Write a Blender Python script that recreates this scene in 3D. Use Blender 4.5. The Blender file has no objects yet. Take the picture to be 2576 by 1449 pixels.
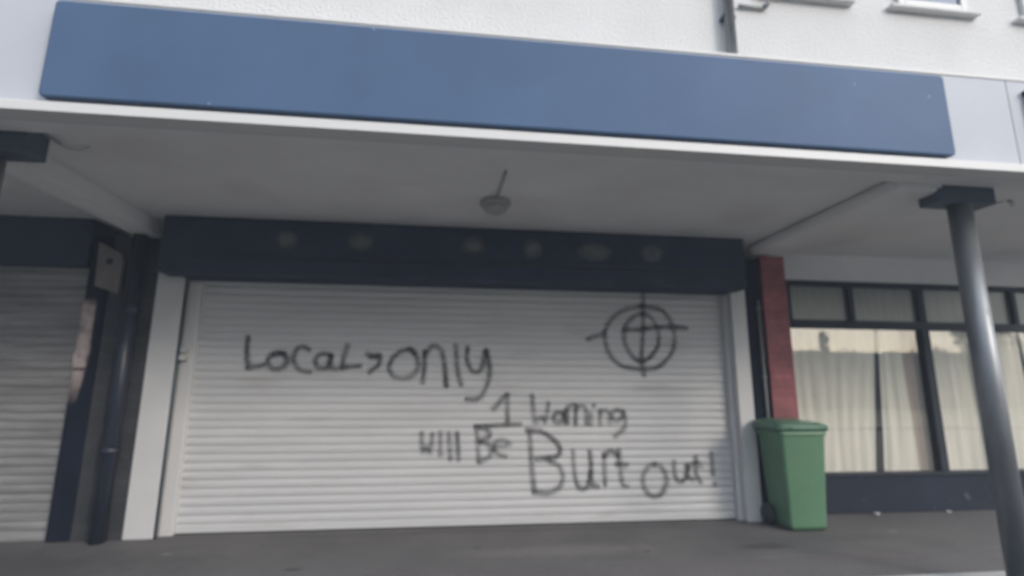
import bpy, bmesh, math, random
from mathutils import Vector, Matrix, noise
R = math.radians
PI = math.pi
random.seed(7)
SC = bpy.context.scene
COL = SC.collection

# ------------------------------------------------------------ camera, sky, sun, exposure
cam = bpy.data.cameras.new("camera")
cam.sensor_width = 36.0
cam.lens = 36.0 * 1310.0 / 2575.0
cam.clip_start = 0.02
cam.clip_end = 2000
CAM = bpy.data.objects.new("camera", cam)
COL.objects.link(CAM)
yaw, pitch, roll = R(7.08), R(11.02), R(0.24)
fwd = Vector((math.sin(yaw) * math.cos(pitch), math.cos(yaw) * math.cos(pitch), math.sin(pitch)))
rt0 = Vector((math.cos(yaw), -math.sin(yaw), 0))
up0 = rt0.cross(fwd)
rt = rt0 * math.cos(roll) + up0 * math.sin(roll)
up = up0 * math.cos(roll) - rt0 * math.sin(roll)
m = Matrix((rt, up, -fwd)).transposed().to_4x4()
m.translation = Vector((0, -5.3, 1.317))
CAM.matrix_world = m
cam.dof.use_dof = True                       # the photograph is softly out of focus throughout
cam.dof.focus_distance = 0.9
cam.dof.aperture_fstop = 2.2
SC.camera = CAM

SUN_EL, SUN_ROT = R(23), R(140)
world = bpy.data.worlds.new("World")
SC.world = world
world.use_nodes = True
wn = world.node_tree.nodes
wl = world.node_tree.links
bg = wn["Background"]
sky = wn.new("ShaderNodeTexSky")
sky.sky_type = 'NISHITA'
sky.sun_disc = False
sky.sun_elevation = SUN_EL
sky.sun_rotation = SUN_ROT
sky.dust_density = 1.3
sky.ozone_density = 1.0
wl.new(sky.outputs[0], bg.inputs[0])
bg.inputs[1].default_value = 0.05
# overcast cloud layer over the clear sky: brightest overhead, a little brighter towards the sun's side
tcw = wn.new("ShaderNodeTexCoord")
sep = wn.new("ShaderNodeSeparateXYZ")
wl.new(tcw.outputs["Generated"], sep.inputs[0])
def wmath(op, a, b_, clamp=False):
    n = wn.new("ShaderNodeMath")
    n.operation = op
    n.use_clamp = clamp
    for k, v in enumerate((a, b_)):
        if isinstance(v, (int, float)):
            n.inputs[k].default_value = v
        else:
            wl.new(v, n.inputs[k])
    return n.outputs[0]
zz = wmath('MAXIMUM', sep.outputs[2], 0.0)
over = wmath('MULTIPLY_ADD', zz, 0.83)
over.node.inputs[2].default_value = 0.17
side = wmath('MULTIPLY_ADD', sep.outputs[0], 0.95)
side.node.inputs[2].default_value = 1.0
cl = wn.new("ShaderNodeTexNoise")
cl.inputs["Scale"].default_value = 2.2
cl.inputs["Detail"].default_value = 5
wl.new(tcw.outputs["Generated"], cl.inputs["Vector"])
cm = wmath('MULTIPLY_ADD', cl.outputs["Fac"], 0.6)
cm.node.inputs[2].default_value = 0.7
tot = wmath('MULTIPLY', wmath('MULTIPLY', over, side), cm)
bg2 = wn.new("ShaderNodeBackground")
bg2.inputs[0].default_value = (0.90, 0.95, 1.0, 1)
wl.new(wmath('MULTIPLY', tot, 1.5), bg2.inputs[1])
addw = wn.new("ShaderNodeAddShader")
wl.new(bg.outputs[0], addw.inputs[0])
wl.new(bg2.outputs[0], addw.inputs[1])
wl.new(addw.outputs[0], wn["World Output"].inputs[0])

sl = bpy.data.lights.new("sun", 'SUN')
sl.energy = 0.85
sl.angle = R(14)
sl.color = (1.0, 0.9, 0.8)
SUN = bpy.data.objects.new("sun", sl)
COL.objects.link(SUN)
sd = Vector((math.sin(SUN_ROT) * math.cos(SUN_EL), math.cos(SUN_ROT) * math.cos(SUN_EL), math.sin(SUN_EL)))
SUN.rotation_euler = sd.to_track_quat('Z', 'Y').to_euler()
SUN.location = sd * 60
SC.view_settings.view_transform = 'Standard'
SC.view_settings.look = 'None'
SC.view_settings.exposure = 0.97
SC.view_settings.gamma = 1.0
SC.cycles.max_bounces = 8
SC.cycles.diffuse_bounces = 5
SC.cycles.transparent_max_bounces = 12

# ------------------------------------------------------------ materials
def mat(name, c, rough=0.7, var=0.0, scale=3.0, bump=0.0, bscale=40.0, metal=0.0, spec=0.5, c2=None, stretch=(1, 1, 1), detail=4.0, patch=None):
    """Principled paint/stone with mottled colour (c to c2 or c*(1-var)) and fine bump; patch=(colour, scale, lo, hi) adds worn islands."""
    M = bpy.data.materials.new(name)
    M.use_nodes = True
    nt = M.node_tree
    N, L = nt.nodes, nt.links
    b = N["Principled BSDF"]
    b.inputs["Roughness"].default_value = rough
    b.inputs["Metallic"].default_value = metal
    b.inputs["Specular IOR Level"].default_value = spec
    tc = N.new("ShaderNodeTexCoord")
    mp = N.new("ShaderNodeMapping")
    mp.inputs["Scale"].default_value = stretch
    L.new(tc.outputs["Object"], mp.inputs[0])
    col = None
    if var > 0 or c2:
        n = N.new("ShaderNodeTexNoise")
        n.inputs["Scale"].default_value = scale
        n.inputs["Detail"].default_value = detail
        n.inputs["Roughness"].default_value = 0.65
        L.new(mp.outputs[0], n.inputs["Vector"])
        r = N.new("ShaderNodeValToRGB")
        r.color_ramp.elements[0].position = 0.3
        r.color_ramp.elements[1].position = 0.7
        d = c2 or tuple(x * (1 - var) for x in c)
        r.color_ramp.elements[0].color = (*d, 1)
        r.color_ramp.elements[1].color = (*c, 1)
        L.new(n.outputs["Fac"], r.inputs[0])
        col = r.outputs[0]
    if patch:
        pc, ps, lo, hi = patch
        n = N.new("ShaderNodeTexNoise")
        n.inputs["Scale"].default_value = ps
        n.inputs["Detail"].default_value = 6
        L.new(mp.outputs[0], n.inputs["Vector"])
        mr = N.new("ShaderNodeMapRange")
        mr.inputs[1].default_value = lo
        mr.inputs[2].default_value = hi
        L.new(n.outputs["Fac"], mr.inputs[0])
        mx = N.new("ShaderNodeMixRGB")
        L.new(mr.outputs[0], mx.inputs[0])
        if col:
            L.new(col, mx.inputs[1])
        else:
            mx.inputs[1].default_value = (*c, 1)
        mx.inputs[2].default_value = (*pc, 1)
        col = mx.outputs[0]
    if col:
        L.new(col, b.inputs["Base Color"])
    else:
        b.inputs["Base Color"].default_value = (*c, 1)
    if bump > 0:
        n = N.new("ShaderNodeTexNoise")
        n.inputs["Scale"].default_value = bscale
        n.inputs["Detail"].default_value = 3
        L.new(mp.outputs[0], n.inputs["Vector"])
        bp = N.new("ShaderNodeBump")
        bp.inputs["Strength"].default_value = bump
        bp.inputs["Distance"].default_value = 0.01
        L.new(n.outputs["Fac"], bp.inputs["Height"])
        L.new(bp.outputs[0], b.inputs["Normal"])
    return M

def glass_mat(name, ior=0.1, tint=(0.98, 0.985, 0.98), rough=0.0):
    M = bpy.data.materials.new(name)
    M.use_nodes = True
    nt = M.node_tree
    N, L = nt.nodes, nt.links
    N.remove(N["Principled BSDF"])
    out = N["Material Output"]
    lw = N.new("ShaderNodeLayerWeight")
    lw.inputs[0].default_value = 0.5
    pw = N.new("ShaderNodeMath"); pw.operation = 'POWER'; pw.inputs[1].default_value = 5.0
    L.new(lw.outputs["Facing"], pw.inputs[0])
    f = N.new("ShaderNodeMapRange")            # Schlick: two coated faces of a double pane
    f.inputs[3].default_value = ior
    f.inputs[4].default_value = 1.0
    L.new(pw.outputs[0], f.inputs[0])
    t = N.new("ShaderNodeBsdfTransparent")
    t.inputs[0].default_value = (*tint, 1)
    g = N.new("ShaderNodeBsdfGlossy")
    g.inputs["Roughness"].default_value = rough
    mx = N.new("ShaderNodeMixShader")
    L.new(f.outputs[0], mx.inputs[0])
    L.new(t.outputs[0], mx.inputs[1])
    L.new(g.outputs[0], mx.inputs[2])
    L.new(mx.outputs[0], out.inputs[0])
    return M

def paint_mat(name, c, grain=0.5, gscale=60.0, strength=1.0):
    """Sprayed or patchy paint: coverage comes from the stroke's own 'cover' attribute, broken by noise."""
    M = bpy.data.materials.new(name)
    M.use_nodes = True
    nt = M.node_tree
    N, L = nt.nodes, nt.links
    b = N["Principled BSDF"]
    b.inputs["Base Color"].default_value = (*c, 1)
    b.inputs["Roughness"].default_value = 0.75
    at = N.new("ShaderNodeAttribute")
    at.attribute_name = "cover"
    tc = N.new("ShaderNodeTexCoord")
    n = N.new("ShaderNodeTexNoise")
    n.inputs["Scale"].default_value = gscale
    n.inputs["Detail"].default_value = 3
    L.new(tc.outputs["Object"], n.inputs["Vector"])
    mr = N.new("ShaderNodeMapRange")
    mr.inputs[1].default_value = 0.3
    mr.inputs[2].default_value = 0.6
    mr.inputs[3].default_value = 1 - grain
    mr.inputs[4].default_value = 1.0
    L.new(n.outputs["Fac"], mr.inputs[0])
    mu = N.new("ShaderNodeMath")
    mu.operation = 'MULTIPLY'
    L.new(at.outputs["Fac"], mu.inputs[0])
    L.new(mr.outputs[0], mu.inputs[1])
    m2 = N.new("ShaderNodeMath")
    m2.operation = 'MULTIPLY'
    m2.inputs[1].default_value = strength
    m2.use_clamp = True
    L.new(mu.outputs[0], m2.inputs[0])
    L.new(m2.outputs[0], b.inputs["Alpha"])
    return M

# ------------------------------------------------------------ mesh helpers
class MB:
    """Collects shapes in world coordinates; build() links them as ONE mesh object under its parent."""
    def __init__(s):
        s.bm = bmesh.new()
    def box(s, x0, x1, y0, y1, z0, z1, bev=0.0, seg=2):
        t = bmesh.new()
        vs = [t.verts.new((x, y, z)) for x in (x0, x1) for y in (y0, y1) for z in (z0, z1)]
        for f in ((0, 1, 3, 2), (4, 6, 7, 5), (0, 4, 5, 1), (2, 3, 7, 6), (0, 2, 6, 4), (1, 5, 7, 3)):
            t.faces.new([vs[i] for i in f])
        bmesh.ops.recalc_face_normals(t, faces=t.faces)
        if bev > 0:
            bmesh.ops.bevel(t, geom=list(t.edges), offset=bev, segments=seg, affect='EDGES', profile=0.5)
        s.add(t)
        return s
    def add(s, t):
        me = bpy.data.meshes.new("tmp")
        t.to_mesh(me)
        t.free()
        s.bm.from_mesh(me)
        bpy.data.meshes.remove(me)
    def tube(s, pts, r, n=14, caps=True):
        pts = [Vector(p) for p in pts]
        rs = r if isinstance(r, (list, tuple)) else [r] * len(pts)
        rings = []
        for i, p in enumerate(pts):
            d = (pts[min(i + 1, len(pts) - 1)] - pts[max(i - 1, 0)]).normalized()
            a = Vector((0, 0, 1)) if abs(d.z) < 0.9 else Vector((1, 0, 0))
            u = d.cross(a).normalized()
            v = d.cross(u)
            rings.append([s.bm.verts.new(p + (u * math.cos(2 * PI * k / n) + v * math.sin(2 * PI * k / n)) * rs[i]) for k in range(n)])
        for a, b in zip(rings, rings[1:]):
            for k in range(n):
                f = s.bm.faces.new((a[k], a[(k + 1) % n], b[(k + 1) % n], b[k]))
                f.smooth = True
        if caps:
            s.bm.faces.new(rings[0])
            s.bm.faces.new(list(reversed(rings[-1])))
        return s
    def loft(s, rings, caps=True, smooth=True):
        R_ = [[s.bm.verts.new(p) for p in r] for r in rings]
        n = len(R_[0])
        for a, b in zip(R_, R_[1:]):
            for k in range(n):
                f = s.bm.faces.new((a[k], a[(k + 1) % n], b[(k + 1) % n], b[k]))
                f.smooth = smooth
        if caps:
            s.bm.faces.new(R_[0])
            s.bm.faces.new(list(reversed(R_[-1])))
        return s
    def lathe(s, c, axis, prof, n=28):
        """prof = [(distance along axis, radius)]"""
        c = Vector(c)
        d = Vector(axis).normalized()
        a = Vector((0, 0, 1)) if abs(d.z) < 0.9 else Vector((1, 0, 0))
        u = d.cross(a).normalized()
        v = d.cross(u)
        return s.loft([[c + d * h + (u * math.cos(2 * PI * k / n) + v * math.sin(2 * PI * k / n)) * max(r, 1e-4) for k in range(n)] for h, r in prof])
    def prism(s, poly, axis, a, b):
        """poly = 2-D outline in the plane across the axis ('x': (y,z), 'y': (x,z), 'z': (x,y))"""
        f = {'x': lambda p, t: (t, p[0], p[1]), 'y': lambda p, t: (p[0], t, p[1]), 'z': lambda p, t: (p[0], p[1], t)}[axis]
        s.loft([[f(p, a) for p in poly], [f(p, b) for p in poly]], smooth=False)
        return s
    def grid(s, fn, nu, nv, smooth=True):
        V = [[s.bm.verts.new(fn(i / nu, j / nv)) for j in range(nv + 1)] for i in range(nu + 1)]
        for i in range(nu):
            for j in range(nv):
                f = s.bm.faces.new((V[i][j], V[i + 1][j], V[i + 1][j + 1], V[i][j + 1]))
                f.smooth = smooth
        return s
    def build(s, name, material, parent=None, recalc=True):
        if recalc:
            bmesh.ops.recalc_face_normals(s.bm, faces=s.bm.faces)
        off = Vector((0, 0, 0))
        q = parent
        while q is not None:
            off += q.location
            q = q.parent
        if off.length:
            bmesh.ops.translate(s.bm, verts=s.bm.verts, vec=-off)
        me = bpy.data.meshes.new(name)
        s.bm.to_mesh(me)
        s.bm.free()
        me.materials.append(material)
        o = bpy.data.objects.new(name, me)
        COL.objects.link(o)
        o.parent = parent
        return o

def tag(o, label=None, cat=None, group=None, kind=None):
    if label: o["label"] = label
    if cat: o["category"] = cat
    if group: o["group"] = group
    if kind: o["kind"] = kind
    return o

def thing(name, label, cat, loc=(0, 0, 0), group=None):
    o = bpy.data.objects.new(name, None)
    COL.objects.link(o)
    o.location = loc
    o.empty_display_size = 0.1
    return tag(o, label, cat, group)

def copy_thing(root, loc, label, group=None):
    r = root.copy()
    COL.objects.link(r)
    r.location = loc
    r["label"] = label
    if group: r["group"] = group
    def rec(a, b):
        for ch in list(a.children):
            c = ch.copy()
            COL.objects.link(c)
            c.parent = b
            rec(ch, c)
    rec(root, r)
    return r

def rrect(cx, cy, w, d, z, r, n=5):
    P = []
    for k, (sx, sy) in enumerate(((1, 1), (-1, 1), (-1, -1), (1, -1))):
        for i in range(n + 1):
            a = PI / 2 * k + PI / 2 * i / n
            P.append((cx + sx * (w / 2 - r) + r * math.cos(a), cy + sy * (d / 2 - r) + r * math.sin(a), z))
    return P

# ------------------------------------------------------------ palette
M_render = mat("white_roughcast", (0.62, 0.615, 0.612), 0.9, 0.10, 1.3, 0.9, 55)
M_soffit = mat("painted_soffit", (0.76, 0.75, 0.745), 0.85, 0.12, 1.1, 0.25, 20, patch=((0.6, 0.58, 0.56), 1.3, 0.55, 0.85))
M_fascia = mat("white_fascia_board", (0.455, 0.47, 0.515), 0.6, 0.05, 2.0, spec=0.3)
M_blue = mat("blue_sign_face", (0.078, 0.128, 0.225), 0.55, 0.2, 0.7, spec=0.15, patch=((0.36, 0.42, 0.5), 16.0, 0.735, 0.77))
M_slat = mat("shutter_slats", (0.60, 0.595, 0.59), 0.5, 0.12, 1.6, stretch=(0.5, 1, 2.5), patch=((0.42, 0.40, 0.38), 2.6, 0.6, 0.85))
M_slat_old = mat("grimy_shutter_slats", (0.32, 0.315, 0.31), 0.65, c2=(0.16, 0.155, 0.155), scale=2.2, stretch=(0.6, 1, 5))
M_guide = mat("white_guide_rail", (0.62, 0.61, 0.60), 0.45, 0.08, 2.5)
M_navy = mat("dark_navy_paint", (0.036, 0.046, 0.085), 0.85, 0.35, 3.0, 0.15, 30)
M_navy_dark = mat("near_black_navy_paint", (0.008, 0.012, 0.026), 0.85, 0.4, 3.0, spec=0.15)
M_navy_gloss = mat("navy_gloss_pipe", (0.02, 0.025, 0.042), 0.35, 0.3, 6.0)
M_frame = mat("navy_window_frame", (0.008, 0.014, 0.028), 0.7, 0.3, 5.0)
M_riser = mat("navy_stall_riser", (0.008, 0.015, 0.034), 0.85, 0.4, 2.5, 0.2, 25, patch=((0.11, 0.12, 0.135), 9.0, 0.66, 0.78))
M_teal = mat("teal_cable", (0.03, 0.06, 0.085), 0.4)
M_grey_metal = mat("grey_metal", (0.22, 0.22, 0.23), 0.45, 0.2, 8.0)
M_lamp = mat("grey_lamp", (0.42, 0.415, 0.41), 0.5, 0.25, 9.0)
M_post = mat("post_paint", (0.27, 0.28, 0.295), 0.42, 0.3, 4.0, metal=0.5, stretch=(1, 1, 0.4), patch=((0.13, 0.105, 0.09), 7.0, 0.64, 0.7))
M_bracket = mat("post_head_paint", (0.07, 0.098, 0.14), 0.6, 0.3, 5.0)
M_plaque = mat("weathered_plaque", (0.22, 0.195, 0.185), 0.7, 0.25, 7.0)
M_dark = mat("black_plastic", (0.02, 0.022, 0.022), 0.5)
M_paper = mat("torn_pale_paper", (0.40, 0.335, 0.32), 0.8, 0.22, 9.0)
M_bin = mat("green_bin_plastic", (0.105, 0.225, 0.125), 0.45, 0.16, 3.5, 0.08, 60)
M_binlid = mat("green_bin_lid", (0.10, 0.21, 0.14), 0.42, 0.15, 4.0)
M_cream = mat("cream_curtain", (0.95, 0.90, 0.77), 0.9, 0.16, 2.0, stretch=(4, 4, 0.5))
M_beige_cloth = mat("beige_curtain", (0.55, 0.45, 0.37), 0.9, 0.2, 2.0, stretch=(4, 4, 0.5))
M_room = mat("dim_room", (0.22, 0.15, 0.12), 0.9)
M_jamb = mat("grey_jamb", (0.36, 0.37, 0.37), 0.6, 0.15, 4.0)
M_obscure = mat("obscured_glass", (0.22, 0.235, 0.235), 0.3, 0.25, 3.0, stretch=(5, 1, 0.6))
M_beige = mat("beige_sign_face", (0.62, 0.58, 0.50), 0.5, 0.08, 2.0)
M_litter = mat("litter_paper", (0.7, 0.69, 0.68), 0.8)
M_white_pvc = mat("white_pvc", (0.58, 0.57, 0.56), 0.5)
M_glass = glass_mat("shop_glass", 0.2)
M_winglass = mat("blue_reflecting_glass", (0.05, 0.09, 0.16), 0.06, spec=0.9)
M_spray = paint_mat("black_spray_paint", (0.055, 0.06, 0.062), 0.45, 38.0, 0.92)
M_pale_mark = paint_mat("pale_round_marks", (0.17, 0.18, 0.18), 0.3, 8.0, 0.95)
M_brass = mat("lock_metal", (0.72, 0.68, 0.58), 0.3, metal=0.5)

def brick_mat(name, c1, c2, mortar, sc=1.0, bump=0.3):
    M = bpy.data.materials.new(name)
    M.use_nodes = True
    N, L = M.node_tree.nodes, M.node_tree.links
    b = N["Principled BSDF"]
    b.inputs["Roughness"].default_value = 0.75
    tc = N.new("ShaderNodeTexCoord")
    mp = N.new("ShaderNodeMapping")
    mp.inputs["Rotation"].default_value = (R(90), 0, 0)
    L.new(tc.outputs["Object"], mp.inputs[0])
    t = N.new("ShaderNodeTexBrick")
    t.inputs["Color1"].default_value = (*c1, 1)
    t.inputs["Color2"].default_value = (*c2, 1)
    t.inputs["Mortar"].default_value = (*mortar, 1)
    t.inputs["Scale"].default_value = sc
    t.inputs["Brick Width"].default_value = 0.225
    t.inputs["Row Height"].default_value = 0.075
    t.inputs["Mortar Size"].default_value = 0.006
    L.new(mp.outputs[0], t.inputs["Vector"])
    n = N.new("ShaderNodeTexNoise")
    n.inputs["Scale"].default_value = 5
    n.inputs["Detail"].default_value = 5
    L.new(tc.outputs["Object"], n.inputs["Vector"])
    mx = N.new("ShaderNodeMixRGB")
    mx.blend_type = 'OVERLAY'
    mx.inputs[0].default_value = 0.7
    L.new(t.outputs["Color"], mx.inputs[1])
    L.new(n.outputs["Fac"], mx.inputs[2])
    L.new(mx.outputs[0], b.inputs["Base Color"])
    bp = N.new("ShaderNodeBump")
    bp.inputs["Strength"].default_value = bump
    bp.inputs["Distance"].default_value = 0.01
    L.new(t.outputs["Fac"], bp.inputs["Height"])
    bp.invert = True
    L.new(bp.outputs[0], b.inputs["Normal"])
    return M
M_redbrick = brick_mat("red_painted_brick", (0.32, 0.095, 0.105), (0.25, 0.082, 0.088), (0.21, 0.08, 0.085))
M_greybrick = brick_mat("sooty_brick", (0.045, 0.046, 0.05), (0.032, 0.033, 0.039), (0.026, 0.028, 0.032))

def ground_mat(name, c1, c2, stains_shade=(), patch=(0.5, 0.62), fine=90.0):
    M = mat(name, c1, 0.85, c2=c2, scale=1.4, bump=0.5, bscale=fine, detail=8)
    N, L = M.node_tree.nodes, M.node_tree.links
    b = N["Principled BSDF"]
    src = b.inputs["Base Color"].links[0].from_socket
    tc = N.new("ShaderNodeTexCoord")
    nz = N.new("ShaderNodeTexNoise")
    nz.inputs["Scale"].default_value = 140
    nz.inputs["Detail"].default_value = 2
    L.new(tc.outputs["Object"], nz.inputs["Vector"])
    mr = N.new("ShaderNodeMapRange")
    mr.inputs[1].default_value = 0.3; mr.inputs[2].default_value = 0.7
    mr.inputs[3].default_value = 0.72; mr.inputs[4].default_value = 1.25
    L.new(nz.outputs["Fac"], mr.inputs[0])
    mx = N.new("ShaderNodeMixRGB"); mx.blend_type = 'MULTIPLY'; mx.inputs[0].default_value = 1
    L.new(src, mx.inputs[1]); L.new(mr.outputs[0], mx.inputs[2])
    src = mx.outputs[0]
    for (x, y, rx, ry, c, a) in stains_shade:
        nn = N.new("ShaderNodeTexNoise"); nn.inputs["Scale"].default_value = 6
        L.new(tc.outputs["Object"], nn.inputs["Vector"])
        mp = N.new("ShaderNodeMapping")
        mp.inputs["Location"].default_value = (-x / rx, -y / ry, 0)
        mp.inputs["Scale"].default_value = (1 / rx, 1 / ry, 0)
        L.new(tc.outputs["Object"], mp.inputs[0])
        ln = N.new("ShaderNodeVectorMath"); ln.operation = 'LENGTH'
        L.new(mp.outputs[0], ln.inputs[0])
        ad = N.new("ShaderNodeMath"); ad.operation = 'ADD'
        L.new(ln.outputs["Value"], ad.inputs[0]); L.new(nn.outputs["Fac"], ad.inputs[1])
        m2 = N.new("ShaderNodeMapRange")
        m2.inputs[1].default_value = 1.0; m2.inputs[2].default_value = 1.7
        m2.inputs[3].default_value = a; m2.inputs[4].default_value = 0.0
        L.new(ad.outputs[0], m2.inputs[0])
        m3 = N.new("ShaderNodeMixRGB"); L.new(m2.outputs[0], m3.inputs[0])
        L.new(src, m3.inputs[1]); m3.inputs[2].default_value = (*c, 1)
        src = m3.outputs[0]
    L.new(src, b.inputs["Base Color"])
    return M
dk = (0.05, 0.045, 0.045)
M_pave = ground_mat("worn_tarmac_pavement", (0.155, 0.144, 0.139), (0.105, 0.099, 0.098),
    stains_shade=((2.74, -0.78, 0.28, 0.09, dk, 0.75), (-1.09, -0.94, 0.07, 0.04, dk, 0.8), (-3.4, -0.75, 1.5, 0.5, dk, 0.6), (1.0, -0.7, 0.9, 0.16, (0.24, 0.22, 0.2), 0.4), (3.5, -0.62, 0.7, 0.12, (0.09, 0.085, 0.085), 0.5), (0.3, -0.55, 0.04, 0.03, dk, 0.7), (1.7, -0.8, 0.035, 0.025, dk, 0.7), (-2.2, -0.45, 0.05, 0.03, (0.3, 0.29, 0.28), 0.6), (4.3, -0.45, 0.05, 0.03, (0.28, 0.27, 0.26), 0.6), (0.3, -0.04, 2.6, 0.03, dk, 0.5)))  # the wide dark ellipse at far left is painted shade for the dimmer side
M_strip = ground_mat("reddish_paver_strip", (0.15, 0.137, 0.134), (0.108, 0.098, 0.097), stains_shade=((3.4, -1.15, 0.5, 0.08, (0.17, 0.125, 0.12), 0.3),))
M_kerb = ground_mat("pale_kerb_stone", (0.5, 0.49, 0.475), (0.38, 0.37, 0.36))
M_road = ground_mat("road_asphalt", (0.085, 0.084, 0.083), (0.06, 0.06, 0.06))
M_land = ground_mat("rough_grass_ground", (0.10, 0.12, 0.05), (0.07, 0.08, 0.04))

# ------------------------------------------------------------ ground
def sheet(name, x0, x1, y0, y1, z, m, nx=1, ny=1):
    b = MB().grid(lambda u, v: (x0 + (x1 - x0) * u, y0 + (y1 - y0) * v, z), nx, ny, False)
    return tag(b.build(name, m), kind="structure")
sheet("ground", -600, 600, -700, 500, -0.16, M_land)
sheet("road", -200, 200, -12.5, -2.75, -0.13, M_road)
def pv(name, x0, x1, y0, y1, z, m, slope=0.0):
    b = MB().box(x0, x1, y0, y1, -0.3, z)
    return tag(b.build(name, m), kind="structure")
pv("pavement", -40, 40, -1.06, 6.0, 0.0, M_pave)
pv("paver_strip", -40, 40, -1.575, -1.06, -0.003, M_strip)
pv("kerb", -40, 40, -1.73, -1.575, 0.004, M_kerb)
pv("parking_bay", -40, 40, -2.75, -1.73, -0.004, M_road)
pv("far_pavement", -200, 200, -15.5, -12.5, -0.02, M_pave)

# ------------------------------------------------------------ the building over the arcade
UW = -2.15
bld = thing("shop_building", "white roughcast upper storeys built out over a shopfront arcade", "building", (0, UW, 0))
b = MB()
b.box(-14, 8.3, UW, 6, 2.985, 9.0)
upper_wall = b.build("upper_wall", M_render, bld)
b = MB().box(-14, 8.3, -1.98, 0.5, 2.92, 2.983)
b.build("soffit", M_soffit, bld)
b = MB().box(-14, 8.3, -2.285, -1.98, 2.862, 2.984, 0.006)
b.build("front_beam", M_soffit, bld)
b = MB().box(-3.035, -2.815, -1.978, 0.0, 2.765, 2.918, 0.008)
b.build("cross_beam", M_soffit, bld)
b = MB().box(3.33, 3.755, -1.978, 0.0, 2.81, 2.918, 0.04)
b.build("cross_beam", M_soffit, bld)
# left pier : navy edge strip, sooty brick face
b = MB().box(-3.405, -3.215, 0.0, 0.6, 0.0, 2.76, 0.01)
b.build("pier_edge", M_navy_dark, bld)
b = MB().box(-3.213, -2.80, 0.015, 0.6, 0.0, 2.763)
b.build("pier", M_greybrick, bld)
# right pier : dark reveal and red brick face
b = MB().box(3.262, 3.462, 0.03, 0.6, 0.0, 2.78)
b.build("pier_edge", M_navy_dark, bld)
b = MB().box(3.464, 3.752, -0.005, 0.6, 0.0, 2.808, 0.006)
b.build("pier", M_redbrick, bld)
b = MB().box(3.754, 8.1, 0.27, 0.6, 2.60, 2.919)
b.build("head_wall", M_soffit, bld)
b = MB().box(8.1, 8.3, 0.0, 6, 0.0, 2.919)
b.build("end_wall", M_greybrick, bld)
MB().box(-14, -9.4, -1.97, 0.6, 0.0, 2.919).build("ground_storey_wall", M_greybrick, bld)  # added unseen cheek wall, shuts out light from the left end
MB().box(-9.4, -3.405, 0.35, 0.6, 0.0, 2.919).build("ground_storey_wall", M_greybrick, bld)
MB().box(-2.80, 3.262, 0.35, 0.6, 0.0, 2.919).build("ground_storey_wall", M_greybrick, bld)

def upper_window(cx):
    x0, x1, z0, z1 = cx - 0.30, cx + 0.30, 4.225, 5.45
    y = UW
    f = MB()
    for bx in ((x0, x0 + 0.055, z0, z1), (x1 - 0.055, x1, z0, z1), (x0 + 0.055, x1 - 0.055, z0, z0 + 0.06), (x0 + 0.055, x1 - 0.055, z1 - 0.055, z1)):
        f.box(bx[0], bx[1], y - 0.035, y - 0.002, bx[2], bx[3], 0.006)
    fr = f.build("window", M_white_pvc, bld)
    MB().box(x0 + 0.05, x1 - 0.05, y - 0.018, y - 0.003, z0 + 0.055, z1 - 0.05).build("pane", M_winglass, fr)
    MB().box(cx - 0.385, cx + 0.385, y - 0.06, y - 0.002, z0 - 0.03, z0 - 0.004, 0.005).build("sill", M_render, fr)
for cx in (2.605, 3.675, 4.79):
    upper_window(cx)

# ------------------------------------------------------------ fascia, signs
fa = thing("canopy_fascia", "long white fascia board along the arcade edge behind the blue sign", "fascia", (0, -2.3, 2.85))
def fseg(x0, x1, m=M_fascia):
    MB().box(x0, x1, -2.345, UW - 0.006, 2.852, 3.533, 0.004).build("board", m, fa)
xs = [-14, -7.9, -1.52, 0.6, 3.965, 8.3]
for x0, x1 in zip(xs, xs[1:]):
    fseg(x0 + 0.0025, x1 - 0.0025)
MB().box(-14, 8.3, -2.35, UW - 0.001, 3.535, 3.558, 0.005).build("capping", M_white_pvc, fa)
MB().box(-14, 8.3, -2.412, -2.29, 2.791, 2.851, 0.005).build("bottom_trim", M_white_pvc, fa)

sg = thing("sign_board", "long blank blue sign panel on the white fascia", "sign", (0.6, -2.35, 3.2))
def rpoly(x0, x1, z0, z1, r=0.03, n=5):
    P = []
    for (cx, cz, a0) in ((x1 - r, z1 - r, 0), (x0 + r, z1 - r, 90), (x0 + r, z0 + r, 180), (x1 - r, z0 + r, 270)):
        for i in range(n + 1):
            a = R(a0 + 90 * i / n)
            P.append((cx + r * math.cos(a), cz + r * math.sin(a)))
    return P
def panel(x0, x1, z0, z1, yf, yb, r, bev):
    """tray-shaped sign: flat face with a small rolled edge back to the fascia"""
    b = MB()
    ring = []
    for k in range(5):
        a = PI / 2 * k / 4
        ins = bev * (1 - math.sin(a)); y = yf + bev * (1 - math.cos(a))
        ring.append([(p[0], y, p[1]) for p in rpoly(x0 + ins, x1 - ins, z0 + ins, z1 - ins, max(r - ins, 0.004))])
    ring.append([(p[0], yb, p[1]) for p in rpoly(x0, x1, z0, z1, r)])
    b.loft(ring)
    return b
panel(-2.262, 3.395, 2.884, 3.486, -2.405, -2.377, 0.03, 0.012).build("sign_face", M_blue, sg)
MB().box(-2.252, 3.385, -2.376, -2.346, 2.894, 3.476).build("backing_tray", M_frame, sg)

nx = thing("sign_board", "beige neighbouring sign panel with a dark top edge at the far right of the fascia", "sign", (6, -2.35, 3.2))
panel(4.09, 8.2, 2.90, 3.41, -2.395, -2.347, 0.02, 0.01).build("sign_face", M_beige, nx)
MB().box(4.08, 8.21, -2.40, -2.347, 3.413, 3.45, 0.006).build("top_edge", M_frame, nx)

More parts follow.
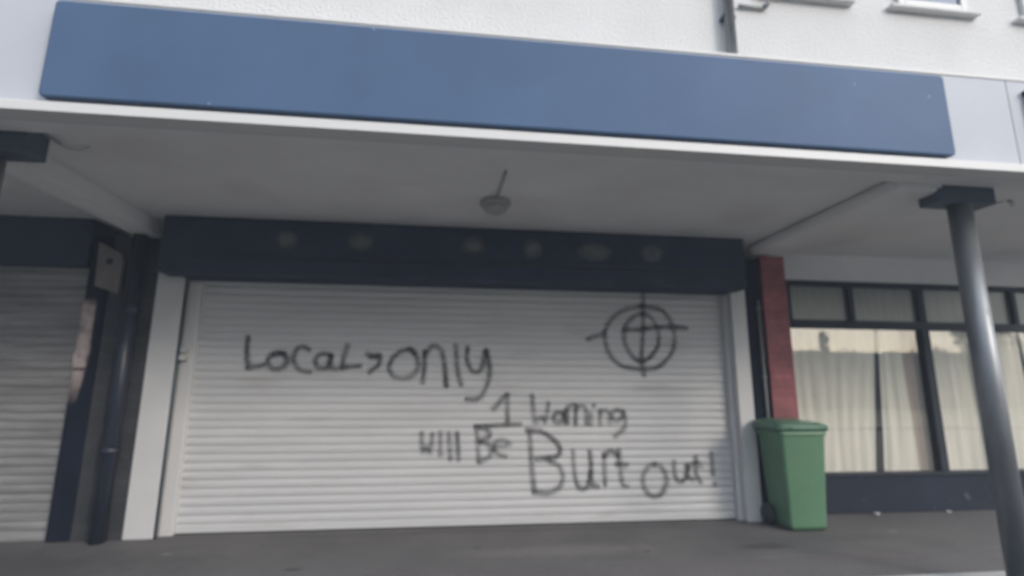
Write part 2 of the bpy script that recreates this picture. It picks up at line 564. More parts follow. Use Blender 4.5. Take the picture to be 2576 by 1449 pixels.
# ------------------------------------------------------------ pipes on the upper wall
dp = thing("drainpipe", "dark drainpipe running down the white upper wall to the fascia", "drainpipe", (1.955, UW - 0.06, 3.64))
MB().tube([(1.955, UW - 0.055, 3.64), (1.955, UW - 0.055, 9.0)], 0.036).build("pipe", M_post, dp)
for z in (3.95, 5.2, 6.6):
    MB().box(1.905, 2.005, UW - 0.06, UW - 0.002, z, z + 0.03, 0.005).build("clip", M_bracket, dp)
ov = thing("overflow_pipe", "short grey overflow pipe lying along the wall right of the drainpipe", "pipe", (2.1, UW, 4.1))
MB().tube([(2.06, UW - 0.02, 4.09), (2.25, UW - 0.02, 4.097)], 0.014).build("pipe", M_jamb, ov)
MB().tube([(2.25, UW - 0.02, 4.097), (2.272, UW - 0.03, 4.105), (2.28, UW - 0.05, 4.13)], 0.019).build("elbow", M_grey_metal, ov)

# ------------------------------------------------------------ posts under the front beam
po = thing("steel_post", "round blue grey steel post in front of the curtained shop window", "post", (3.93, -1.9, 0))
MB().tube([(3.93, -1.9, 0.02), (3.93, -1.9, 2.735)], 0.079, 32).build("shaft", M_post, po)
MB().box(3.93 - 0.25, 3.93 + 0.25, -1.975, -1.80, 2.735, 2.918, 0.01).build("head_bracket", M_bracket, po)
MB().box(3.80, 4.06, -2.03, -1.77, 0.005, 0.02, 0.004).build("base_plate", M_bracket, po)
copy_thing(po, (-2.85, -1.9, 0), "dark steel post at the left edge under the fascia, mostly out of frame", "round posts holding up the arcade")
po["group"] = "round posts holding up the arcade"

# ------------------------------------------------------------ roller shutters
PITCH = 0.0775
def slat_y(z):
    t = (z / PITCH) % 1.0
    if t < 0.10:
        return 0.005
    return -0.009 * math.sin(PI * (t - 0.10) / 0.90) ** 0.75
def curtain(x0, x1, y, z0, z1, wob=0.002, seed=0):
    b = MB()
    zs = []
    k = int(z0 / PITCH)
    while k * PITCH < z1:
        for t in (0.0, 0.085, 0.10, 0.17, 0.27, 0.42, 0.58, 0.73, 0.85, 0.94, 0.99):
            z = (k + t) * PITCH
            if z0 <= z <= z1:
                zs.append(z)
        k += 1
    n = 24
    rows = []
    for z in zs:
        kk = int(z / PITCH + 1e-6)
        row = []
        for i in range(n + 1):
            x = x0 + (x1 - x0) * i / n
            dz = 0.0025 * noise.noise(Vector((x * 0.9, kk * 3.7 + seed, 0.3)))
            dy = wob * noise.noise(Vector((x * 0.6, kk * 1.3 + seed, 5.1)))
            row.append(b.bm.verts.new((x, y + slat_y(z + 1e-6) + dy, z + dz)))
        rows.append(row)
    for a, c in zip(rows, rows[1:]):
        for i in range(n):
            b.bm.faces.new((a[i], a[i + 1], c[i + 1], c[i])).smooth = True
    return b

SY = 0.15
sh = thing("roller_shutter", "wide closed white roller shutter covered in sprayed black graffiti", "roller shutter", (0.3, 0, 0))
cur = curtain(-2.425, 3.045, SY, 0.03, 2.37).build("slat_curtain", M_slat, sh, recalc=False)
MB().box(-2.42, 3.035, SY - 0.016, SY + 0.03, 0.012, 0.075, 0.006).build("bottom_rail", M_slat, sh)
MB().box(-2.42, 3.035, SY - 0.006, SY + 0.02, 0.001, 0.011).build("rubber_seal", M_dark, sh)
def guide(x0, x1, lock=None):
    g = MB()
    g.box(x0, x1, 0.09, 0.2, 0.0, 2.36, 0.006)
    return g.build("guide_rail", M_guide, sh)
gl = guide(-2.535, -2.42)
guide(3.035, 3.15)
lk = MB()
lk.box(-2.535, -2.455, 0.03, 0.089, 1.575, 1.64, 0.006)
lk.build("lock", M_brass, gl)
MB().box(-2.528, -2.462, 0.04, 0.089, 1.652, 1.695, 0.008).build("lock_cover", M_white_pvc, gl)
MB().box(-2.795, -2.545, 0.01, 0.12, 0.0, 2.915, 0.008).build("side_panel", M_guide, sh)
MB().box(3.087, 3.258, 0.01, 0.12, 0.0, 2.915, 0.008).build("side_panel", M_guide, sh)
MB().tube([(-2.53, 0.03, 0.0), (-2.53, 0.03, 2.36)], 0.012).build("power_cable", M_teal, sh)
hb = MB()
hb.box(-2.672, 3.13, -0.26, -0.03, 2.366, 2.918, 0.02)
hb.box(-2.54, 3.08, -0.029, 0.34, 2.367, 2.917)
header = hb.build("header_box", M_navy, sh)
MB().box(-2.41, 2.99, -0.272, -0.2615, 2.525, 2.56, 0.004).build("header_lip", M_navy_gloss, header)
# pale soft-edged round marks on the header
def disc(cx, cz, rx, rz, y, name, m, parent):
    b = MB()
    lay = b.bm.verts.layers.float.new("cover")
    c = b.bm.verts.new((cx, y, cz)); c[lay] = 0.9
    prev = None
    for rr, cv in ((0.35, 0.85), (0.7, 0.55), (1.0, 0.0)):
        ring = []
        for k in range(24):
            a = 2 * PI * k / 24
            v = b.bm.verts.new((cx + rx * rr * math.cos(a), y, cz + rz * rr * math.sin(a)))
            v[lay] = cv
            ring.append(v)
        for k in range(24):
            if prev is None:
                b.bm.faces.new((c, ring[k], ring[(k + 1) % 24]))
            else:
                b.bm.faces.new((prev[k], ring[k], ring[(k + 1) % 24], prev[(k + 1) % 24]))
        prev = ring
    return b.build(name, m, parent)
for (x, z, rx) in ((-1.55, 2.715, 0.125), (-0.865, 2.725, 0.145), (0.233, 2.725, 0.145), (0.84, 2.715, 0.125), (1.475, 2.705, 0.22), (2.095, 2.71, 0.145)):
    disc(x, z, rx, 0.12, -0.2625, "pale_mark", M_pale_mark, header)

# sprayed lettering: strokes in metres on the shutter face (x, z)
GRAFFITI = {
  'locals': [[[-1.954,1.817],[-1.953,1.671],[-1.928,1.512]],[[-1.928,1.512],[-1.789,1.539]],[[-1.699,1.644],[-1.609,1.653],[-1.569,1.598],[-1.594,1.531],[-1.665,1.504],[-1.726,1.527],[-1.747,1.586],[-1.723,1.638],[-1.67,1.663],[-1.594,1.65]],[[-1.363,1.698],[-1.424,1.726],[-1.482,1.701],[-1.507,1.625],[-1.482,1.542],[-1.415,1.491],[-1.342,1.479]],[[-1.15,1.645],[-1.245,1.657],[-1.297,1.596],[-1.266,1.525],[-1.187,1.522],[-1.153,1.582],[-1.155,1.645]],[[-1.155,1.645],[-1.15,1.54],[-1.087,1.512]],[[-0.996,1.748],[-1.022,1.641],[-1.037,1.525]],[[-1.037,1.525],[-0.858,1.543]],[[-0.802,1.663],[-0.749,1.65],[-0.674,1.654]],[[-0.764,1.634],[-0.707,1.636]],[[-0.678,1.651],[-0.669,1.597],[-0.69,1.544],[-0.73,1.515]],[[-0.757,1.498],[-0.765,1.475]]],
  'only': [[[-0.324,1.676],[-0.378,1.715],[-0.462,1.691],[-0.543,1.617],[-0.573,1.524],[-0.53,1.451],[-0.435,1.42],[-0.331,1.458],[-0.285,1.554],[-0.315,1.66],[-0.373,1.713]],[[-0.223,1.699],[-0.22,1.533],[-0.238,1.379]],[[-0.222,1.667],[-0.152,1.749],[-0.068,1.726],[-0.024,1.588],[0.005,1.348]],[[0.092,1.763],[0.11,1.536],[0.154,1.36]],[[0.214,1.748],[0.209,1.623],[0.268,1.503],[0.355,1.516],[0.405,1.718]],[[0.405,1.718],[0.445,1.539],[0.423,1.367],[0.338,1.228],[0.214,1.215]]],
  'target': [[[2.103,2.221],[1.942,2.188],[1.789,2.092],[1.703,1.968],[1.687,1.847],[1.722,1.712],[1.796,1.62],[1.887,1.562],[2.072,1.537],[2.246,1.554],[2.369,1.638],[2.447,1.752],[2.475,1.89],[2.45,2.013],[2.396,2.128],[2.318,2.189],[2.199,2.217],[2.103,2.221]],[[2.115,2.137],[2.01,2.096],[1.927,2.01],[1.896,1.896],[1.926,1.768],[1.992,1.663],[2.08,1.619],[2.172,1.658],[2.256,1.749],[2.289,1.856],[2.276,1.994],[2.217,2.093],[2.115,2.137]],[[2.134,2.364],[2.117,1.96],[2.086,1.657],[2.108,1.471]],[[1.494,1.848],[1.588,1.887],[1.681,1.911]],[[1.902,1.956],[2.108,1.968],[2.284,1.993],[2.445,1.997],[2.614,1.991]]],
  'warning': [[[0.485,1.117],[0.628,1.267]],[[0.633,1.27],[0.636,0.965]],[[0.311,0.953],[0.538,0.958],[0.768,0.971]],[[0.891,1.258],[0.902,1.12],[0.92,0.985],[0.988,1.045],[1.029,0.989],[1.061,1.183]],[[1.217,1.076],[1.151,1.082],[1.115,1.03],[1.156,0.98],[1.216,1.019],[1.221,1.076],[1.238,0.979]],[[1.259,0.975],[1.25,1.107]],[[1.25,1.107],[1.293,1.16],[1.35,1.157]],[[1.35,1.157],[1.344,0.963]],[[1.349,1.113],[1.403,1.155],[1.456,1.113],[1.461,0.968]],[[1.508,1.075],[1.505,0.962]],[[1.541,1.16],[1.551,1.15]],[[1.609,1.107],[1.605,0.962]],[[1.608,1.075],[1.663,1.109],[1.704,1.062],[1.708,0.968]],[[1.864,1.087],[1.784,1.107],[1.731,1.05],[1.787,1.003],[1.863,1.053]],[[1.864,1.094],[1.869,0.935],[1.761,0.839]]],
  'will': [[[-0.227,0.891],[-0.22,0.795],[-0.208,0.706],[-0.169,0.753],[-0.135,0.699],[-0.12,0.878]],[[-0.043,0.896],[-0.036,0.672]],[[0.044,0.889],[0.066,0.629]],[[0.125,0.889],[0.147,0.628]],[[0.317,0.942],[0.332,0.791],[0.35,0.605]],[[0.317,0.939],[0.425,0.914],[0.453,0.853],[0.351,0.803]],[[0.351,0.803],[0.462,0.754],[0.456,0.658],[0.35,0.603]],[[0.502,0.751],[0.656,0.764],[0.613,0.81],[0.529,0.809],[0.5,0.741],[0.541,0.678],[0.619,0.653]]],
  'burnt': [[[0.864,0.899],[0.88,0.605],[0.907,0.316]],[[0.832,0.909],[0.987,0.89],[1.115,0.809],[1.176,0.723],[1.139,0.65],[0.934,0.626]],[[1.049,0.617],[1.164,0.553],[1.203,0.444],[1.161,0.349],[1.046,0.298],[0.907,0.312]],[[1.315,0.697],[1.324,0.478],[1.369,0.346],[1.457,0.356],[1.497,0.524],[1.492,0.695]],[[1.496,0.488],[1.499,0.379],[1.567,0.348]],[[1.642,0.363],[1.639,0.547],[1.636,0.669]],[[1.638,0.645],[1.716,0.696],[1.787,0.643]],[[1.799,0.705],[1.806,0.545],[1.826,0.374],[1.878,0.346]],[[1.765,0.567],[1.887,0.556]]],
  'out': [[[2.179,0.556],[2.233,0.539],[2.276,0.495],[2.297,0.432],[2.293,0.362],[2.265,0.3],[2.219,0.257],[2.163,0.243],[2.109,0.26],[2.067,0.303],[2.045,0.366],[2.048,0.435],[2.076,0.498],[2.122,0.541],[2.178,0.556]],[[2.39,0.587],[2.39,0.463],[2.429,0.388],[2.506,0.412],[2.535,0.548]],[[2.534,0.523],[2.54,0.43],[2.59,0.396]],[[2.636,0.631],[2.625,0.472],[2.673,0.37]],[[2.551,0.535],[2.629,0.569],[2.692,0.533]],[[2.808,0.664],[2.814,0.45]],[[2.823,0.357],[2.831,0.347]]]}
def catmull(P, step=0.008):
    P = [Vector(p) for p in P]
    if len(P) == 2:
        n = max(2, int((P[1] - P[0]).length / step))
        return [P[0].lerp(P[1], i / n) for i in range(n + 1)]
    closed = (P[0] - P[-1]).length < 0.012
    Q = ([P[-2]] if closed else [P[0] * 2 - P[1]]) + P + ([P[1]] if closed else [P[-1] * 2 - P[-2]])
    out = []
    for i in range(1, len(Q) - 2):
        a, b_, c, d = Q[i - 1:i + 3]
        n = max(2, int((c - b_).length / step))
        for k in range(n):
            t = k / n
            out.append(0.5 * ((2 * b_) + (c - a) * t + (2 * a - 5 * b_ + 4 * c - d) * t * t + (3 * b_ - a - 3 * c + d) * t ** 3))
    out.append(P[-1])
    return out
def spray(name, label, strokes, w=0.030, dens=0.9):
    b = MB()
    lay = b.bm.verts.layers.float.new("cover")
    prof = [(-1.7, 0.0), (-1.2, 0.07), (-0.95, 0.22), (-0.7, 0.6), (-0.4, 0.92), (0.0, 1.0), (0.4, 0.92), (0.7, 0.6), (0.95, 0.22), (1.2, 0.07), (1.7, 0.0)]
    for si, st in enumerate(strokes):
        P = catmull(st)
        n = len(P)
        rows = []
        ds = []
        for i in range(n):
            d = P[min(i + 2, n - 1)] - P[max(i - 2, 0)]
            ds.append(d.normalized() if d.length > 1e-6 else Vector((1, 0)))
        # rounded ends: extra rows past both ends
        seq = [(P[0] - ds[0] * w * e, ds[0], c) for e, c in ((0.95, 0.0), (0.65, 0.45), (0.3, 0.9))]
        seq += [(P[i], ds[i], 1.0) for i in range(n)]
        seq += [(P[-1] + ds[-1] * w * e, ds[-1], c) for e, c in ((0.3, 0.9), (0.65, 0.45), (0.95, 0.0))]
        for i, (p, d, endc) in enumerate(seq):
            nn = Vector((-d.y, d.x))
            v1 = noise.noise(Vector((p.x * 5, p.y * 5, si * 2.7)))
            ww = w * (1.0 + 0.18 * v1) * (0.55 + 0.45 * endc if endc < 1 else 1)
            cv = dens * (0.86 + 0.42 * noise.noise(Vector((p.x * 3.3 + 9, p.y * 3.3, si * 1.9)))) * endc
            row = []
            for (o, c) in prof:
                q = p + nn * ww * o
                v = b.bm.verts.new((q.x, SY + slat_y(q.y) - 0.0045, q.y))
                v[lay] = max(0, min(1, cv * c))
                row.append(v)
            rows.append(row)
        for a, c in zip(rows, rows[1:]):
            for k in range(len(prof) - 1):
                b.bm.faces.new((a[k], a[k + 1], c[k + 1], c[k])).smooth = True
    o = b.build(name, M_spray, cur, recalc=False)
    o["label"] = label
    return o
spray("spray_lettering", "black sprayed words Locals only", GRAFFITI['locals'] + GRAFFITI['only'], 0.033, 0.8)
spray("spray_symbol", "black sprayed crossed circle with an oval inside", GRAFFITI['target'], 0.033, 0.75)
spray("spray_lettering", "black sprayed words 1 Warning", GRAFFITI['warning'], 0.031, 0.7)
spray("spray_lettering", "black sprayed words will Be", GRAFFITI['will'], 0.031, 0.68)
spray("spray_lettering", "black sprayed words Burnt out!", GRAFFITI['burnt'] + GRAFFITI['out'], 0.033, 0.7)

ns = thing("roller_shutter", "grimy beige roller shutter of the neighbouring shop at the left edge", "roller shutter", (-6, 0, 0))
curtain(-9.0, -3.41, 0.06, 0.02, 2.5, 0.004, 40).build("slat_curtain", M_slat_old, ns, recalc=False)
MB().box(-9.0, -3.41, 0.045, 0.10, 0.002, 0.07, 0.006).build("bottom_rail", M_slat_old, ns)
MB().box(-9.39, -3.41, -0.03, 0.34, 2.44, 2.918, 0.006).build("header_box", M_navy, ns)
MB().box(-9.39, -9.0, -0.02, 0.34, 0.0, 2.438, 0.006).build("guide_rail", M_navy, ns)

# ------------------------------------------------------------ things on the left pier
pl = thing("wall_plaque", "weathered beige board with a slanted top and dark spot high on the dark left pier", "plaque", (-3.21, -0.02, 2.42))
MB().prism([(-3.33, 2.685), (-3.285, 2.665), (-3.12, 2.575), (-3.098, 2.52), (-3.10, 2.19), (-3.315, 2.26)], 'y', -0.03, -0.001).build("plate", M_plaque, pl)
MB().lathe((-3.215, -0.031, 2.50), (0, 1, 0), [(0, 0.0), (0, 0.032), (0.004, 0.034)], 20).build("dark_emblem", M_dark, pl)
M_poster = paint_mat("pale_poster_remains", (0.50, 0.41, 0.39), 0.45, 9.0, 1.3)
b = MB()
lay = b.bm.verts.layers.float.new("cover")
rows = []
NV, NU = 60, 12
for j in range(NV + 1):
    v = j / NV
    z = 1.16 + (2.16 - 1.16) * v
    row = []
    for i in range(NU + 1):
        u = i / NU
        xl = -3.425 + 0.02 * noise.noise(Vector((v * 6, 2.2, 0)))
        xr = -3.272 - 0.05 * max(0, 0.4 - v) / 0.4 + 0.012 * noise.noise(Vector((v * 11, 4.0, 0)))
        x = xl + (xr - xl) * u
        vt = b.bm.verts.new((x, -0.006 - 0.003 * abs(noise.noise(Vector((u * 4, v * 14, 3)))), z))
        e = min(u, 1 - u) * 5
        t = min(1, (1 - v) * 9) * min(1, v * 3.2)
        gap = 0.25 if 0.30 < v < 0.335 else 1.0
        c = min(1, e) * t * gap * (0.8 + 0.35 * noise.noise(Vector((u * 3, v * 9, 8))))
        vt[lay] = max(0, min(1, c))
        row.append(vt)
    rows.append(row)
for a, c in zip(rows, rows[1:]):
    for k in range(NU):
        b.bm.faces.new((a[k], a[k + 1], c[k + 1], c[k])).smooth = True
tag(b.build("torn_poster", M_poster), "torn pale paper strip stuck on the edge of the dark left pier", "poster")

rp = thing("downpipe", "dark glossy downpipe beside the white shutter frame on the left pier", "downpipe", (-2.95, -0.07, 0))
MB().tube([(-2.95, -0.065, 0.0), (-2.95, -0.065, 2.76)], 0.062, 24).build("pipe", M_navy_gloss, rp)
for z in (0.73, 2.0):
    MB().tube([(-2.95, -0.065, z), (-2.95, -0.065, z + 0.075)], 0.074, 24).build("collar", M_navy_gloss, rp)

# slim conduit on the right reveal
cd = thing("conduit", "thin grey conduit running up the dark reveal left of the red pier", "conduit", (3.40, 0.0, 0))
MB().tube([(3.405, 0.012, 0.0), (3.405, 0.012, 2.3)], 0.016, 10).build("pipe", M_grey_metal, cd)
for z in (0.7, 1.45, 2.2):
    MB().box(3.38, 3.43, 0.0, 0.0285, z, z + 0.02).build("clip", M_grey_metal, cd)

# ------------------------------------------------------------ curtained shop window on the right
WY = 0.27
sw = thing("shop_window", "curtained shop window in navy frames above a navy stall riser", "shop window", (6.5, WY, 0))
MB().box(3.755, 8.1, WY - 0.03, WY + 0.10, 0.005, 0.385, 0.006).build("stall_riser", M_riser, sw)
MB().box(3.755, 8.1, WY - 0.055, WY + 0.10, 0.387, 0.422, 0.006).build("sill", M_frame, sw)
fr = MB()
fr.box(3.755, 8.1, WY - 0.02, WY + 0.07, 2.535, 2.598, 0.005)
fr.box(3.755, 8.1, WY - 0.022, WY + 0.07, 2.035, 2.13, 0.005)
fr.build("frame", M_frame, sw)
MB().box(3.757, 3.925, WY - 0.018, WY + 0.06, 0.424, 2.033, 0.006).build("jamb", M_jamb, sw)
MB().box(3.757, 3.98, WY - 0.018, WY + 0.06, 2.132, 2.533, 0.006).build("jamb", M_frame, sw)
for x, w in ((5.665, 0.10), (6.385, 0.085), (7.62, 0.1)):
    MB().box(x - w / 2, x + w / 2, WY - 0.03, WY + 0.068, 0.424, 2.033, 0.005).build("mullion", M_frame, sw)
tx = [3.98, 4.74, 5.665, 6.385, 6.95, 7.62, 8.1]
for x in tx[1:-1]:
    w = 0.09 if x in (5.665, 6.385) else 0.065
    MB().box(x - w / 2, x + w / 2, WY - 0.03, WY + 0.068, 2.132, 2.533, 0.005).build("mullion", M_frame, sw)
px = [3.925, 5.665, 6.385, 7.62, 8.1]
for a, c in zip(px, px[1:]):
    MB().grid(lambda u, v: (a + (c - a) * u, WY + 0.02, 0.424 + (2.033 - 0.424) * v), 1, 1, False).build("pane", M_glass, sw)
for a, c in zip(tx, tx[1:]):
    MB().box(a, c, WY + 0.02, WY + 0.03, 2.132, 2.533).build("transom_pane", M_obscure, sw)
rm = MB()
rm.box(3.76, 8.1, 0.9, 0.95, 0.0, 2.95)
rm.box(3.76, 8.1, 0.45, 0.9, 0.0, 0.02)
rm.build("room_backing", M_room, sw)

def drape(label, xt0, xt1, xb0, xb1, folds, amp=0.008, y=0.325, z0=0.425, z1=2.06):
    b = MB()
    ph = random.random() * 9
    def fn(u, v):
        x0 = xb0 + (xt0 - xb0) * v; x1 = xb1 + (xt1 - xb1) * v
        uu = u + 0.04 * noise.noise(Vector((u * 3 + ph, v * 1.5, 0)))
        yy = y + amp * math.sin(2 * PI * folds * uu + ph) * (0.55 + 0.45 * noise.noise(Vector((u * 4, ph, v)))) + 0.007 * noise.noise(Vector((u * 9, v * 3, ph)))
        return (x0 + (x1 - x0) * u, yy, z0 + (z1 - z0) * v)
    b.grid(fn, max(20, int(folds * 12)), 14)
    return tag(b.build("curtain", M_cream), label, "curtain", "cream curtains in the right shop window")
drape("wide cream curtain next to the red pier, behind the bin", 3.9, 5.06, 3.9, 4.86, 7)
drape("narrow bright cream curtain left of the first thick window bar", 5.12, 5.38, 4.97, 5.42, 2.2)
dr = drape("darker beige curtain tucked against the left side of the first thick window bar", 5.39, 5.66, 5.43, 5.66, 1.6, 0.01, 0.345)
dr.data.materials[0] = M_beige_cloth
drape("plain cream curtain filling the pane between the two window bars", 5.68, 6.36, 5.68, 6.36, 3.5)
drape("cream curtain just right of the steel post", 6.40, 6.98, 6.40, 7.03, 3.0)
drape("cream curtain at the right edge past a dark gap", 7.04, 7.6, 7.10, 7.6, 3.0)

# ------------------------------------------------------------ wheelie bin
wb = thing("wheelie_bin", "green wheelie bin with closed lid in front of the red brick pier", "bin", (3.487, -0.2, 0))
secs = [(0.012, 0.36, 0.33, 3.487, -0.205, 0.03), (0.05, 0.39, 0.34, 3.487, -0.205, 0.035), (0.06, 0.391, 0.341, 3.487, -0.205, 0.035), (0.5, 0.435, 0.375, 3.484, -0.215, 0.04),
        (0.87, 0.473, 0.403, 3.481, -0.225, 0.04), (0.8845, 0.475, 0.405, 3.481, -0.225, 0.04), (0.885, 0.475, 0.405, 3.481, -0.225, 0.04), (0.8855, 0.50, 0.43, 3.481, -0.225, 0.045), (0.888, 0.503, 0.433, 3.481, -0.225, 0.045), (0.928, 0.505, 0.435, 3.481, -0.225, 0.045)]
body = MB().loft([rrect(c, y, w, d, z, r) for (z, w, d, c, y, r) in secs]).build("body", M_bin, wb)
rb = MB()
for dx in (-0.09, 0.0, 0.09):
    rb.box(3.487 + dx - 0.012, 3.487 + dx + 0.012, -0.385, -0.374, 0.10, 0.30, 0.004)
# lid: shallow dome with a deep front lip
ld = MB()
L_ = [(0.931, 0.545, 0.45, -0.222, 0.05), (0.97, 0.56, 0.465, -0.222, 0.055), (0.983, 0.545, 0.47, -0.22, 0.06), (1.003, 0.46, 0.38, -0.21, 0.07), (1.015, 0.30, 0.22, -0.2, 0.06)]
rings = []
for (z, w, d, y, r) in L_:
    rings.append([(p[0], p[1], p[2] + 0.06 * (p[1] + 0.45) * (1 if z > 0.95 else 0.2)) for p in rrect(3.481, y, w, d, z, r)])
lid = ld.loft(rings).build("lid", M_binlid, wb)
MB().box(3.33, 3.63, -0.468, -0.445, 0.945, 0.968, 0.006).build("lid_handle", M_binlid, lid)
MB().tube([(3.27, -0.005, 0.93), (3.27, 0.0, 0.975), (3.69, 0.0, 0.975), (3.69, -0.005, 0.93)], 0.014).build("handle_bar", M_bin, wb)
for sx in (-1, 1):
    x = 3.487 + sx * 0.235
    w_ = MB().lathe((x - 0.025, -0.09, 0.1), (1, 0, 0), [(0, 0.05), (0, 0.088), (0.006, 0.1), (0.044, 0.1), (0.05, 0.088), (0.05, 0.05)], 28).build("wheel", M_dark, wb)
    MB().lathe((x - 0.028, -0.09, 0.1), (1, 0, 0), [(0, 0.0), (0, 0.045), (0.056, 0.045), (0.056, 0.0)], 20).build("hub", M_dark, w_)
MB().tube([(3.25, -0.09, 0.1), (3.72, -0.09, 0.1)], 0.011).build("axle", M_dark, wb)

# ------------------------------------------------------------ small things under the soffit
lp = thing("ceiling_lamp", "round grey lamp fixed under the arcade soffit in front of the shutter", "lamp", (0.385, -1.02, 2.92))
MB().lathe((0.385, -1.02, 2.918), (0, 0, -1), [(0, 0.0), (0, 0.13), (0.035, 0.135), (0.045, 0.12), (0.045, 0.0)]).build("base", M_lamp, lp)
MB().lathe((0.385, -1.02, 2.872), (0, 0, -1), [(0, 0.105), (0.02, 0.104), (0.045, 0.09), (0.065, 0.06), (0.073, 0.0)]).build("globe", M_lamp, lp)
MB().tube([(0.388, -1.15, 2.91), (0.40, -1.68, 2.91)], 0.013, 10).build("cable_conduit", M_lamp, lp)
hk = thing("cable_hook", "small dark wire hook under the soffit near the left post", "hook", (-2.61, -1.72, 2.95))
MB().tube([(-2.60, -1.86, 2.915), (-2.575, -1.81, 2.90), (-2.55, -1.78, 2.885)], 0.011, 8).build("stem", M_lamp, hk)
MB().tube([(-2.60, -1.72, 2.912), (-2.57, -1.69, 2.90), (-2.50, -1.68, 2.895), (-2.43, -1.70, 2.912)], 0.005, 8).build("loop", M_lamp, hk)
wf = thing("cable_fitting", "small broken white cable fitting under the soffit right of the post", "fitting", (4.74, -1.6, 2.95))
MB().box(4.655, 4.695, -1.62, -1.57, 2.90, 2.918, 0.008).build("stub", M_white_pvc, wf)
MB().tube([(4.745, -1.63, 2.918), (4.742, -1.64, 2.90), (4.735, -1.65, 2.86)], [0.022, 0.018, 0.012], 10).build("cable_end", M_white_pvc, wf)

# ------------------------------------------------------------ litter by the riser
def litter(x, y, s, label, seed):
    t = bmesh.new()
    bmesh.ops.create_icosphere(t, subdivisions=2, radius=s)
    for v in t.verts:
        v.co *= 0.75 + 0.5 * noise.noise(v.co * 60 + Vector((seed, 0, 0)))
        v.co.z = v.co.z * 0.55 + s * 0.4
        v.co += Vector((x, y, 0))
    b = MB(); b.add(t)
    tag(b.build("litter", M_litter), label, "litter", "scraps of litter under the shop window")
litter(4.67, 0.17, 0.035, "crumpled white paper scrap just right of the green bin by the riser", 1)
litter(5.56, 0.18, 0.03, "small pale paper scrap under the first thick window bar", 5)

# ------------------------------------------------------------ trees across the road (seen mirrored in the window)
M_leaf = mat("tree_leaves", (0.075, 0.10, 0.04), 0.7, 0.5, 1.5)
M_bark = mat("tree_bark", (0.10, 0.08, 0.06), 0.9, 0.3, 6.0)
def tree(name, label, x, y, h, w, kind, n=1500, seed=0):
    rnd = random.Random(seed)
    t = thing(name, label, "tree", (x, y, -0.15), "trees across the road")
    b = MB()
    b.tube([(x, y, -0.15), (x + 0.05 * h * rnd.uniform(-1, 1), y, h * 0.35), (x, y, h * 0.8)], [0.03 * h, 0.022 * h, 0.006 * h], 8)
    for k in range(7):
        a = rnd.uniform(0, 2 * PI); z = h * rnd.uniform(0.3, 0.65)
        b.tube([(x, y, z), (x + math.cos(a) * w * 0.35, y + math.sin(a) * w * 0.35, z + h * 0.15)], [0.01 * h, 0.004 * h], 6)
    b.build("trunk", M_bark, t)
    b = MB()
    cl = []
    for k in range(22):
        if kind == "conifer":
            f = rnd.random(); rr = w * 0.5 * (1 - f) * rnd.uniform(0.3, 1); z = h * (0.08 + 0.9 * f)
        else:
            z = h * rnd.uniform(0.32, 0.9); rr = w * 0.42 * math.sqrt(max(0.05, 1 - ((z / h - 0.6) / 0.42) ** 2)) * rnd.uniform(0.3, 1)
        a = rnd.uniform(0, 2 * PI)
        cl.append((Vector((x + rr * math.cos(a), y + rr * math.sin(a), z)), (0.10 if kind == "conifer" else 0.17) * w * rnd.uniform(0.7, 1.3)))
    for i in range(n):
        c, r = rnd.choice(cl)
        d = Vector((rnd.gauss(0, 1), rnd.gauss(0, 1), rnd.gauss(0, 0.8)))
        p = c + d.normalized() * r * rnd.random() ** 0.5
        u = Vector((rnd.gauss(0, 1), rnd.gauss(0, 1), rnd.gauss(0, 1))).normalized()
        v = u.orthogonal().normalized()
        s = rnd.uniform(0.10, 0.2) * (h / 6)
        b.bm.faces.new([b.bm.verts.new(p + u * s), b.bm.verts.new(p + v * s * 0.6), b.bm.verts.new(p - u * s), b.bm.verts.new(p - v * s * 0.6)])
    b.build("crown", M_leaf, t, recalc=False)
specs = [(22, 5.8, 6, "broad"), (26.5, 4.6, 6, "broad"), (30.6, 6.2, 2.6, "conifer"), (34, 4.5, 5.5, "broad"), (38.5, 4.7, 5.5, "broad"), (42, 4.9, 5, "broad"), (46.5, 8.2, 6, "broad"), (52, 8.0, 6.5, "broad"), (57, 6.6, 5, "broad"), (62, 6.9, 6, "broad")]
LBL = ["leftmost bushy tree across the road, before the pointed conifer", "bushy tree across the road just left of the pointed conifer",
  "pointed dark conifer across the road", "low bushy tree across the road just right of the conifer", "second bushy tree right of the conifer across the road",
  "third bushy tree right of the conifer, before the two tall ones", "first of the two tallest trees across the road", "second of the two tallest trees across the road",
  "bushy tree across the road beyond the two tallest", "last bushy tree at the right end of the row across the road"]
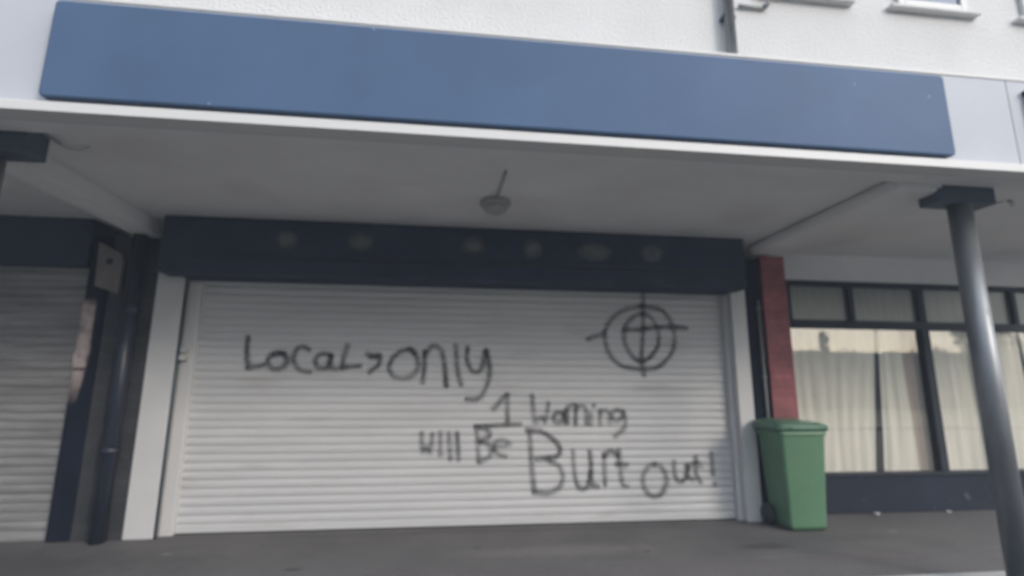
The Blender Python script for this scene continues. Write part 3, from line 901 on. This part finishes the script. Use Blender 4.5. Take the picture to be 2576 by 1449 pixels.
for i, (x, h, w, k) in enumerate(specs):
    tree("conifer_tree" if k == "conifer" else "broadleaf_tree", LBL[i], x, -35 + (i % 3) * 0.8, h, w, k, seed=i + 3)

# added unseen terrace behind the viewpoint, raised to block low sky from the shutter
tb = thing("sky_blocking_terrace", "added unseen brick terrace with slate roof across the road, blocking low sky", "building", (-20, -38, 0))
MB().box(-62, 15, -44, -32, -0.1, 9.5).build("wall", M_greybrick, tb)
MB().prism([(-44.4, 9.5), (-31.6, 9.5), (-38, 13.0)], 'x', -62.3, 15.3).build("roof", M_bracket, tb)
for i in range(16):
    for z in (0.9, 3.9, 6.8):
        x = -58 + i * 4.6
        wf_ = MB().box(x, x + 1.4, -32.0, -31.94, z, z + 1.5).build("window", M_white_pvc, tb)
        MB().box(x + 0.08, x + 1.32, -31.94, -31.93, z + 0.08, z + 1.42).build("pane", M_winglass, wf_)

M_hedge = mat("hedge_leaves", (0.055, 0.075, 0.03), 0.8, 0.5, 2.5)
b = MB()
def hedge(u, v):
    x = 16 + 54 * u
    top = 4.75 + 0.35 * noise.noise(Vector((x * 0.12, 1, 0))) + 0.15 * noise.noise(Vector((x * 0.9, 4, 0)))
    a = PI * v
    return (x, -36.4 - 1.1 * math.cos(a) * -1 + 0.25 * noise.noise(Vector((x * 2, v * 9, 2))), -0.16 + (top + 0.16) * math.sin(a) ** 0.35 + 0.08 * noise.noise(Vector((x * 3, v * 6, 7))))
b.grid(hedge, 260, 16)
tag(b.build("hedge", M_hedge), "long dark green hedge behind the trees across the road", "hedge")

# added blue-grey volume imitating the veil of dirty glass, lifts the dark tones
M_veil = bpy.data.materials.new("glass_veil")
M_veil.use_nodes = True
hn, hl = M_veil.node_tree.nodes, M_veil.node_tree.links
hn.remove(hn["Principled BSDF"])
hv = hn.new("ShaderNodeVolumePrincipled")
hv.inputs["Color"].default_value = (0.74, 0.84, 1.0, 1)
hv.inputs["Density"].default_value = 0.0065
hl.new(hv.outputs[0], hn["Material Output"].inputs["Volume"])
tag(MB().box(-70, 72, -46, 8.5, -1.2, 14.5).build("veil_volume", M_veil), kind="stuff")
